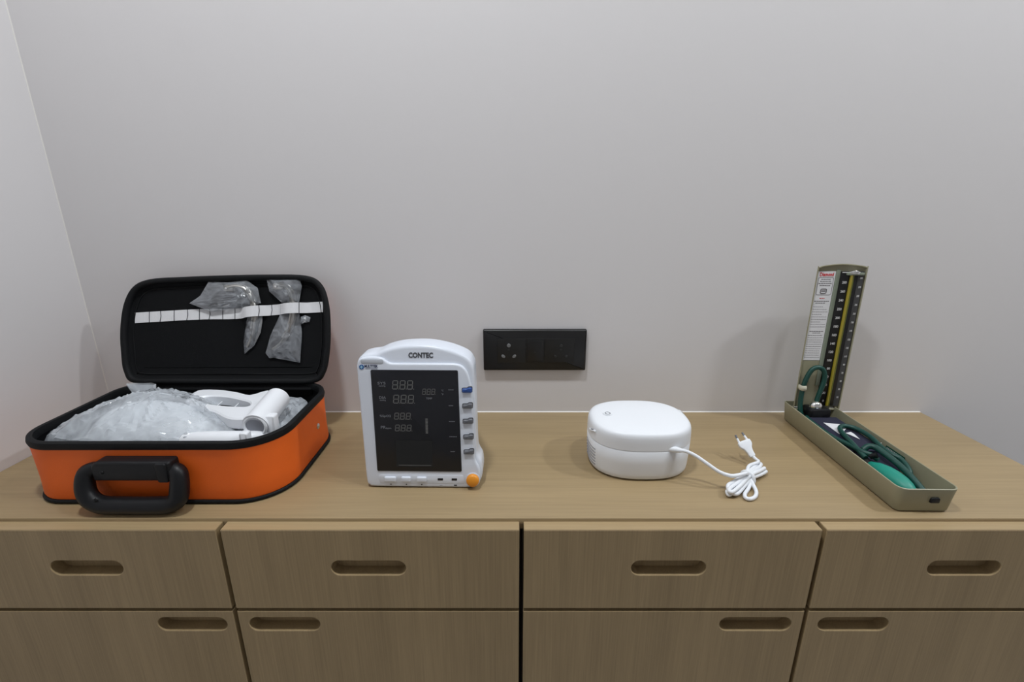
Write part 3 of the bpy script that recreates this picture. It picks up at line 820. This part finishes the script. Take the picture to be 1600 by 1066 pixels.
# ------------------------------------------------------------------ nebuliser
NX, NY = 0.222, -0.201
neb = thing('nebuliser', 'rounded white compressor nebuliser with bundled mains cord', 'nebuliser', (NX, NY, TOP))
def oval(a, b, n=64, p=2.5):
    out = []
    for k in range(n):
        t = 2*math.pi*k/n; c, s_ = math.cos(t), math.sin(t)
        out.append((a*math.copysign(abs(c)**(2/p), c), b*math.copysign(abs(s_)**(2/p), s_)))
    return out
NA, NB = 0.0873, 0.0718
def nring(k, z, da=0.0): return [(u, v, z) for u, v in oval(NA*k + da, NB*k + da)]
part('body', MB().loft([nring(.90, 0.0022), nring(.945, 0.0030), nring(.968, 0.006), nring(.980, 0.012), nring(.993, 0.032), nring(.998, 0.0555), nring(.985, 0.0565)]), NEBW, neb, 50)
part('top_cover', MB().loft([nring(.985, 0.0562), nring(1.0, 0.0572), nring(.997, 0.070), nring(.992, 0.0770), nring(.98, 0.0815), nring(.955, 0.0848), nring(.91, 0.0868), nring(.84, 0.0878), nring(.4, 0.0885), nring(.02, 0.0885)]), NEBW, neb, 40)
part('base_pad', MB().loft([nring(.84, 0.0003), nring(.86, 0.001), nring(.87, 0.0025)]), DARKB, neb)
for k in range(6):      # vent slots on the left flank
    z = 0.0125 + 0.0058*k
    pts = []
    for a in range(176, 207, 3):
        c, s_ = math.cos(R(a)), math.sin(R(a))
        kk = 0.9795 + 0.0135*min(1, (z - 0.012)/0.020)
        pts.append((NA*kk*math.copysign(abs(c)**(2/2.5), c), NB*kk*math.copysign(abs(s_)**(2/2.5), s_), z))
    part('vent_slot', MB().tube(pts, 0.0008, 6), mat('vent_gap', (0.20, 0.20, 0.24), 0.6), neb)
pw = part('power_button', MB().lathe([(0.0085, 0.0884), (0.0082, 0.0894), (0.0070, 0.0892), (0.0004, 0.0892)], lambda p, q, h: (-0.0536 + p, 0.005 + q, h), 28), NEBW, neb)
part('button_ring', MB().tube([(-0.0536 + 0.0044*math.cos(a), 0.005 + 0.0044*math.sin(a), 0.0893) for a in [2*math.pi*k/24 for k in range(24)]], 0.0006, 6, closed=True), GREYB, pw)
for a0, z in ((196, 0.0715), (12, 0.0790)):        # clip notches
    pts = []
    for a in range(a0 - 9, a0 + 10, 3):
        c, s_ = math.cos(R(a)), math.sin(R(a)); kk = 1.0 if z < 0.075 else 0.99
        pts.append((NA*kk*math.copysign(abs(c)**(2/2.5), c), NB*kk*math.copysign(abs(s_)**(2/2.5), s_), z + 0.003*math.sin((a-a0)*0.17)))
    cn = part('clip_notch', MB().tube(pts, 0.0018, 8), NEBW, neb)
    part('notch_gap', MB().tube([(p[0]*1.004, p[1]*1.004, p[2]+0.0022) for p in pts[2:-2]], 0.0009, 6), GREYB, cn)
# strain relief and cord
def nl(x, y, z): return (x - NX, y - NY, z - TOP)
part('strain_relief', MB().tube([nl(0.249, -0.2635, 0.8078), nl(0.258, -0.2655, 0.8082), nl(0.268, -0.2690, 0.8084), nl(0.276, -0.2705, 0.8080)], [0.0035, 0.0052, 0.0048, 0.0034], 12, sub=4), NEBW, neb, 60)
cord = [nl(0.2700, -0.2700, 0.8083), nl(0.2830, -0.2715, 0.8070), nl(0.2980, -0.2755, 0.8010), nl(0.3150, -0.2830, 0.7910), nl(0.3320, -0.2900, 0.7810), nl(0.350, -0.2930, 0.7755), nl(0.366, -0.2900, 0.7750), nl(0.380, -0.2850, 0.7750)]
# bundle: loops wound to and fro along an axis
A = Vector((0.345, -0.312)); B = Vector((0.427, -0.246)); d = (B - A).normalized(); nrm = Vector((-d.y, d.x))
Lb = (B - A).length
def bp(s_, o, z):
    p = A + d*(s_*Lb) + nrm*o; return nl(p.x, p.y, z)
CR = 0.0031
path = list(cord)
# strands run side by side between two fanned ends and are pinched in the middle
strands = [(0.013, 0.7545), (0.0065, 0.7560), (0.0, 0.7545), (-0.0065, 0.7560), (0.0095, 0.7615), (0.0030, 0.7625), (-0.0035, 0.7615)]
for i, (o, z) in enumerate(strands):
    nxt = strands[min(i + 1, len(strands) - 1)]
    e0 = 1.0 + 0.04*math.sin(i*2.1); e1 = 0.02 + 0.05*math.cos(i*1.7)
    fwd = [bp(0.62, o*0.55, z + 0.004), bp(0.82, o*0.85, z + 0.0015), bp(e0, o, z + 0.0005)]
    bk = [bp(0.45, o*0.55, z + 0.004), bp(0.22, o*0.9, z + 0.0015), bp(e1, o, z + 0.0005)]
    turn = bp(e0 + 0.045, (o + nxt[0])/2, (z + nxt[1])/2) if i % 2 == 0 else bp(e1 - 0.05, (o + nxt[0])/2, (z + nxt[1])/2)
    run = (bk[::-1] + fwd) if i % 2 == 0 else (fwd[::-1] + bk)
    if i == 0: run = fwd
    path += run + ([turn] if i < len(strands) - 1 else [])
part('mains_cord', MB().tube(path, CR, 8, sub=5), NEBW, neb, 60, 'white mains cord wound into a bundle')
part('mains_cord', MB().tube([bp(0.50, -0.006, 0.758), bp(0.34, -0.010, 0.7545), bp(0.18, -0.013, 0.7538), bp(0.10, -0.018, 0.7535), bp(0.11, -0.024, 0.7535), bp(0.22, -0.0265, 0.7535), bp(0.36, -0.022, 0.7540), bp(0.47, -0.011, 0.757), bp(0.54, 0.000, 0.764)], CR, 8, sub=5), NEBW, neb, 60, 'loose loop of white mains cord')
part('cord_wrap', MB().tube([bp(0.53, 0.0115, 0.7575), bp(0.54, 0.010, 0.767), bp(0.55, 0.002, 0.7705), bp(0.54, -0.006, 0.767), bp(0.53, -0.009, 0.7575), bp(0.53, -0.004, 0.7535), bp(0.53, 0.007, 0.7535)], CR, 8, sub=4, closed=True), NEBW, neb, 60)
part('mains_cord', MB().tube([bp(0.60, 0.006, 0.762), bp(0.80, 0.0135, 0.7660), nl(0.4235, -0.238, 0.7670), nl(0.4250, -0.226, 0.7660), nl(0.4240, -0.216, 0.7665)], CR*0.9, 8, sub=5), NEBW, neb, 60)
# flat two-pin plug tilted up on the bundle
plug = MB().prism(catmull([(-0.0052, 0.0), (0.0052, 0.0), (0.0065, 0.010), (0.0085, 0.018), (0.0128, 0.025), (0.0132, 0.0335), (0.0100, 0.0360), (0.0, 0.0365), (-0.0100, 0.0360), (-0.0132, 0.0335), (-0.0128, 0.025), (-0.0085, 0.018), (-0.0065, 0.010)], 4, True), -0.0058, 0.0058, 0.0022, XZ, 3)
pa = Vector((-0.0110, 0.0260, 0.0225)).normalized()
ph = Vector((-0.92, -0.38, 0.0)); ph = (ph - pa*ph.dot(pa)).normalized()
pn = pa.cross(ph).normalized()
if pn.z < 0: pn = -pn
pw_ = (ph*0.85 - pn*0.52).normalized()
py = pa.cross(pw_)
Mp = Matrix.Translation(Vector(nl(0.4240, -0.2175, 0.7655))) @ Matrix(((pw_.x, py.x, pa.x, 0), (pw_.y, py.y, pa.y, 0), (pw_.z, py.z, pa.z, 0), (0, 0, 0, 1))) @ Matrix.Scale(0.84, 4)
pg = part('plug', MB().add([tuple(Mp @ Vector(p)) for p in plug.v], plug.f), NEBW, neb, 45, 'white flat two-pin plug')
for sx in (-1, 1):
    pt = [Mp @ Vector((sx*0.0088, 0, 0.036)), Mp @ Vector((sx*0.0080, 0, 0.0455)), Mp @ Vector((sx*0.0074, 0, 0.053))]
    part('pin_sleeve', MB().tube([tuple(pt[0]), tuple(pt[1])], 0.0019, 8), NEBW, pg)
    part('pin', MB().tube([tuple(pt[1]), tuple(pt[2])], 0.0018, 8), GREYB, pg)

# ------------------------------------------------------------------ mercury sphygmomanometer
SX, SYY = 0.617, -0.195
sg = thing('sphygmomanometer', 'open khaki metal mercury pressure gauge with upright scale', 'pressure gauge', (SX, SYY, TOP), (0, 0, R(-1.0)))
tray = rrect(-0.0440, 0.0455, -0.1600, 0.1600, (0.013, 0.013, 0.006, 0.006), 6)
tin = offset(tray, -0.0022)
tr_rings = [[(u, v, 0.0008) for u, v in offset(tray, -0.0065)], [(u, v, 0.0035) for u, v in offset(tray, -0.0042)], [(u, v, 0.0370) for u, v in offset(tray, -0.0004)], [(u, v, 0.0385) for u, v in tray], [(u, v, 0.0415) for u, v in tray],
            [(u, v, 0.0422) for u, v in offset(tray, -0.0012)], [(u, v, 0.0415) for u, v in tin], [(u, v, 0.006) for u, v in offset(tin, -0.003)], [(u, v, 0.0045) for u, v in offset(tin, -0.005)]]
part('tray', MB().loft(tr_rings), KHAKI, sg, 35)
part('tray_pad', MB().prism(offset(tray, -0.009), 0.0003, 0.0012, 0, XY), DARKB, sg)
lt = part('latch', MB().prism(rrect(0.0040, 0.0175, 0.0185, 0.0275, (0.0015, 0.0015, 0.003, 0.003), 4), -0.1570, -0.1608, 0, XZ, 2, 0.0012), BLACKP, sg, label='black latch button')
tg = part('maker_tag', MB().box(0.0405, 0.0412, -0.060, -0.018, 0.022, 0.036), TAGG, sg, label='green maker tag inside the tray')
for k in range(9):
    part('tag_print', MB().box(0.0400, 0.0406, -0.050 + 0.0034*k, -0.0482 + 0.0034*k, 0.030, 0.0335), NUMW, tg)
part('tag_print', MB().box(0.0400, 0.0406, -0.050, -0.022, 0.0245, 0.0262), NUMW, tg)
part('tag_rivet', MB().lathe([(0.0018, 0.0), (0.0010, -0.001), (0.0002, -0.0012)], lambda p, q, h: (0.0412 + h, -0.006 + p, 0.033 + q), 10), STEEL, sg)
# upright half: local frame px (x from its left edge), pz up; leans back a touch
PLX, PLY, PLZ = -0.0410, 0.128, 0.036
PLEAN = R(2.0); PROLL = R(0.8)
def pm(u, d, v):
    """panel coordinates: u right, d away from viewer, v up"""
    x = u + v*math.sin(PROLL); z = v
    return (PLX + x, PLY + d*math.cos(PLEAN) + z*math.sin(PLEAN), PLZ + z*math.cos(PLEAN) - d*math.sin(PLEAN))
PM = lambda u, v, d: pm(u, d, v)
PH = 0.296
po_ = catmull([(0.001, 0.0), (0.03, 0.0), (0.06, 0.0), (0.092, 0.0), (0.0935, 0.003), (0.0940, 0.10), (0.0945, 0.20), (0.0945, 0.285), (0.0925, 0.2915), (0.078, 0.2950), (0.047, 0.2975), (0.016, 0.2950), (0.002, 0.2910), (0.0, 0.285), (0.0, 0.20), (0.0, 0.10), (0.0, 0.003)], 5, True)
def pin(d, e):
    return [PM(0.047 + (u - 0.047)*(1 - e/0.047), 0.148 + (v - 0.148)*(1 - e/0.148), d) for u, v in po_]
pan = part('scale_cover', MB().loft([pin(d, e) for d, e in ((0.0235, 0.022), (0.0232, 0.019), (0.020, 0.0155), (0.003, 0.0025), (0.0015, 0.0002), (0.0, 0.0), (-0.0004, 0.0012), (0.0004, 0.0024), (0.0048, 0.0028))], (True, False)), KHAKI, sg, 40)
part('cover_floor', MB().loft([pin(0.0045, 0.0026), pin(0.0060, 0.0030)]), KHAKI, pan)
part('pale_strip', MB().prism(rrect(0.0385, 0.0465, 0.052, 0.286, 0.001, 2), 0.0046, 0.0034, 0, PM), KHAKIL, pan)
lb = part('instruction_label', MB().prism(rrect(0.0045, 0.0380, 0.1050, 0.2830, 0.001, 2), 0.0046, 0.0040, 0, PM), PAPER, pan, label='white paper instruction label')
def ptext(tx, u0, u1, v0, v1, d, m, par, bold=0.0):
    t = text_mb(tx, u0, u1, v0, v1, d, 0.0003, bold)
    t.shear(lambda x, y, z: pm(x, y, z))
    return part('lettering', t, m, par)
ptext('Diamond', 0.0085, 0.0345, 0.2735, 0.2805, 0.0037, REDINK, lb, 0.02)
fr = rrect(0.0070, 0.0355, 0.2375, 0.2715, 0.003, 4)
part('label_frame', MB().tube([PM(u, v, 0.0039) for u, v in fr], 0.00035, 5, closed=True), INK, lb)
def lines(v, segs, hgt, m=INK, u0=0.0075, u1=0.0350):
    mb = MB(); x = u0
    rnd = random.Random(int(v*10000))
    while x < u1 - 0.002:
        ln = min(rnd.uniform(0.0018, 0.0048), u1 - x)
        mb.prism([(x, v), (x+ln, v), (x+ln, v+hgt), (x, v+hgt)], 0.0041, 0.0038, 0, PM)
        x += ln + 0.0008
    part('print_line', mb, m, lb)
for v, a, b in ((0.2670, 0.0125, 0.0300), (0.2630, 0.0105, 0.0325), (0.2590, 0.0085, 0.0340), (0.2550, 0.0115, 0.0315)):
    lines(v, 6, 0.0012, INK, a, b)
part('approval_mark', MB().add(*(lambda q: (q.v, q.f))(MB().tube([PM(u, v, 0.0039) for u, v in rrect(0.0150, 0.0260, 0.2405, 0.2490, 0.002, 3)], 0.0007, 5, closed=True))).prism(rrect(0.0165, 0.0245, 0.2440, 0.2458, 0.0005, 2), 0.0041, 0.0037, 0, PM), INK, lb)
lines(0.2300, 3, 0.0011, REDINK, 0.0155, 0.0270)
lines(0.2240, 6, 0.0016, INK, 0.0060, 0.0360); lines(0.2205, 6, 0.0014, INK, 0.0090, 0.0300)
PALEINK = mat('pale_ink', (0.34, 0.33, 0.35), 0.7)
for k in range(9):
    lines(0.2135 - 0.0050*k, 6, 0.0009, PALEINK, 0.0062, 0.0355 if k % 3 else 0.025)
lines(0.1640, 6, 0.0014, INK, 0.0075, 0.0350); lines(0.1610, 6, 0.0010, INK, 0.0140, 0.0290)
for k in range(11):
    lines(0.1560 - 0.0045*k, 6, 0.0008, INK if k in (0, 5) else PALEINK, 0.0060, 0.0360)
# scale board
sb = part('scale_board', MB().prism(rrect(0.0465, 0.0795, 0.0085, 0.2830, 0.001, 2), 0.0047, 0.0010, 0, PM, 2, 0.0005), SCALEK, pan, label='black scale board with white numbers')
rail = part('scale_rail', MB().loft([[PM(u, v, d) for u, d in ((0.0795, 0.0045), (0.0795, 0.0010), (0.0805, 0.0002), (0.0885, -0.0010), (0.0885, 0.0045))] for v in (0.0085, 0.2830)]), SCALEG, pan)
VS = lambda val: 0.0195 + (val / 280.0) * 0.2425
for val in range(0, 300, 20):
    v = VS(val); wd = 0.0085 if val >= 100 else (0.0060 if val >= 10 else 0.0030)
    ptext(str(val), 0.0610 - wd - 0.0015, 0.0595, v - 0.0024, v + 0.0024, 0.0006, NUMW, sb, 0.012)
for val in range(10, 310, 20):
    v = VS(val); wd = 0.0046 if val >= 100 else 0.0036
    if v < 0.282: ptext(str(val), 0.0843 - wd/2, 0.0843 + wd/2, v - 0.0019, v + 0.0019, -0.0012, NUMW, rail, 0.01)
part('scale_top_line', MB().box(0, 1, 0, 1, 0, 1).shear(lambda x, y, z: pm(0.0480 + 0.0120*x, 0.0004 + 0.0006*y, 0.2805 + 0.0012*z)), NUMW, sb)
tb = part('mercury_tube', MB().tube([PM(0.0655, v, -0.0008) for v in (0.010, 0.15, 0.278)], 0.0026, 12), YELLOW, pan, label='yellow backed glass mercury tube')
part('tube_edge', MB().tube([PM(0.0697, v, 0.0002) for v in (0.010, 0.15, 0.278)], 0.0017, 10), OLIVE, pan)
part('tube_cap', MB().lathe([(0.0085, 0.0), (0.0092, 0.002), (0.0092, 0.005), (0.0060, 0.0075), (0.0005, 0.0080)], lambda p, q, h: PM(0.0700 + p*1.15, 0.2780 + h*0.9, -0.001 + q*0.55), 24), CHROME, pan, label='chrome cap on the tube')
part('cap_bracket', MB().prism(rrect(0.056, 0.088, 0.276, 0.281, 0.001, 2), 0.0045, -0.0035, 0, PM, 2, 0.0006), KHAKIL, pan)
# reservoir and loop of green hose at the foot
rs = part('reservoir', MB().box(0.018, 0.0600, -0.029, 0.0040, -0.018, 0.0120, 0.005).shear(lambda x, y, z: pm(x, y, z)), BLACKP, pan, label='black mercury reservoir')
part('reservoir_cap', MB().lathe([(0.0105, 0.010), (0.0115, 0.0130), (0.0115, 0.0180), (0.0095, 0.0220), (0.0055, 0.0245), (0.0004, 0.0255)], lambda p, q, h: pm(0.0335 + p*1.0, -0.016 + q*0.9, h), 28), CHROME, rs, label='domed chrome reservoir cap')
loop = [pm(0.018, -0.020, -0.022), pm(0.0100, -0.012, -0.004), pm(0.0075, -0.008, 0.015), pm(0.0080, -0.006, 0.040), pm(0.0110, -0.006, 0.066), pm(0.0190, -0.006, 0.087), pm(0.0305, -0.007, 0.0935), pm(0.0420, -0.008, 0.087), pm(0.0460, -0.009, 0.070), pm(0.0430, -0.010, 0.052), pm(0.0390, -0.011, 0.036), pm(0.0370, -0.0115, 0.024)]
part('connecting_hose', MB().tube(loop, 0.0046, 10, sub=6), GREENT, pan, 60, 'looped green rubber hose')
part('hose_clip', MB().tube([pm(0.0042, 0.002, 0.050), pm(0.0036, -0.007, 0.050), pm(0.0075, -0.0112, 0.0502), pm(0.0120, -0.0095, 0.0505)], 0.0024, 8, sub=4, flat=2.2), CREAM, pan, 60, 'cream plastic hose clip')
# hinge
for x in (-0.034, 0.040):
    part('hinge_knuckle', MB().tube([(x - 0.007, 0.1335, 0.0385), (x + 0.005, 0.1335, 0.0385)], 0.0034, 10), STEEL, sg)

# ------------------------------------------------------------------ cuff, hoses and bulb lying in the tray
cf = thing('pressure_cuff', 'folded navy pressure cuff with green hoses and bulb in khaki tray', 'pressure cuff', (SX, -0.19, TOP + 0.0046))
def cl(x, y, z): return (x - SX, y + 0.19, z - TOP - 0.0046)
rings = []
for y, k, zt in ((-0.080, .90, .772), (-0.084, 1.0, .7765), (-0.12, 1.0, .7790), (-0.16, .99, .7785), (-0.20, 1.0, .7770), (-0.235, .98, .7740), (-0.262, .95, .7690), (-0.270, .8, .764)):
    ring = []
    for u, v in rrect(-0.034*k, 0.034*k, 0.7550, zt, 0.0050, 4):
        ring.append(cl(SX - 0.001 + u, y, v + (0.0015*math.sin(u*160 + y*40) if v > 0.76 else 0)))
    rings.append(ring)
part('cuff', MB().loft(rings), NAVY, cf, 50)
part('cuff_fold', MB().loft([[cl(SX + 0.003 + u, y, v) for u, v in rrect(-0.026, 0.030, 0.7760, zt, 0.0022, 3)] for y, zt in ((-0.092, .7805), (-0.095, .7825), (-0.15, .7830), (-0.215, .7815), (-0.222, .7800))]), NAVY, cf, 50)
part('cuff_label', MB().loft([[cl(x, y, z) for x, y in ((0.6060, -0.1220), (0.6400, -0.1310), (0.6420, -0.1390), (0.6230, -0.1560), (0.6060, -0.1680))] for z in (0.7834, 0.7842)]), PAPER, cf, label='white cloth label on the cuff')
part('cuff_label', MB().loft([[cl(x, y, z) for x, y in ((0.6205, -0.1640), (0.6330, -0.1600), (0.6335, -0.1680), (0.6300, -0.1880), (0.6240, -0.1720))] for z in (0.7834, 0.7840)]), PAPER, cf, label='white cloth label on the cuff')
part('hose', MB().tube([cl(x, y, z) for x, y, z in ((0.5960, -0.0860, .7790), (0.5900, -0.1000, .7805), (0.5875, -0.140, .7815), (0.5885, -0.1772, .782), (0.5950, -0.2058, .784), (0.5990, -0.235, .786), (0.6080, -0.2455, .785), (0.616, -0.252, .780))], 0.0043, 10, sub=6), GREENT, cf, 60, 'green rubber hose')
part('hose', MB().tube([cl(x, y, z) for x, y, z in ((0.5975, -0.2480, .781), (0.5990, -0.2126, .788), (0.6065, -0.1772, .7885), (0.6150, -0.1546, .7885), (0.6300, -0.1445, .7885), (0.6445, -0.1556, .7885), (0.6495, -0.1845, .788), (0.6430, -0.2200, .787), (0.6425, -0.2430, .786), (0.6490, -0.2580, .784), (0.6440, -0.2830, .778), (0.634, -0.297, .768))], 0.0042, 10, sub=6), GREENT, cf, 60, 'green rubber hose')
part('hose', MB().tube([cl(x, y, z) for x, y, z in ((0.6050, -0.2300, .786), (0.6130, -0.2290, .792), (0.6205, -0.2340, .7935), (0.6235, -0.2484, .792), (0.6275, -0.2800, .787), (0.6270, -0.3120, .780), (0.6260, -0.3360, .772))], 0.0050, 10, sub=6), GREENT, cf, 60, 'thick green rubber hose')
bl = []
bc = Vector((0.6055, -0.2985, 0.7715)); bd = Vector((0.09, -1.0, -0.02)).normalized()
prof = [(-0.046, .004), (-0.043, .0065), (-0.038, .0085), (-0.030, .0125), (-0.015, .0158), (0.0, .0168), (0.014, .0160), (0.026, .0132), (0.034, .0095), (0.039, .0050), (0.041, .001)]
part('bulb', MB().tube([cl(*(bc + bd*s_)) for s_, r in prof], [r for s_, r in prof], 24), TEAL, cf, 60, 'teal rubber squeeze bulb')
part('valve', MB().tube([cl(*(bc + bd*s_)) for s_ in (-0.062, -0.060, -0.050, -0.044)], [0.0040, 0.0070, 0.0075, 0.0060], 14), BLACKP, cf, label='black air valve')
part('valve_screw', MB().tube([cl(0.606, -0.246, .783), cl(0.612, -0.2525, .789)], 0.0045, 12), BLACKP, cf)
part('bulb_end_valve', MB().tube([cl(*(bc + bd*s_)) for s_ in (0.040, 0.044, 0.0465)], [0.0042, 0.0046, 0.003], 12), mat('brown_rubber', (0.05, 0.02, 0.015), 0.5), cf)
part('hose_tip', MB().tube([cl(0.6275, -0.336, .7700), cl(0.629, -0.344, .7695), cl(0.630, -0.3475, .7695)], [0.0050, 0.0052, 0.0040], 14), CHROME, cf, label='chrome hose connector')
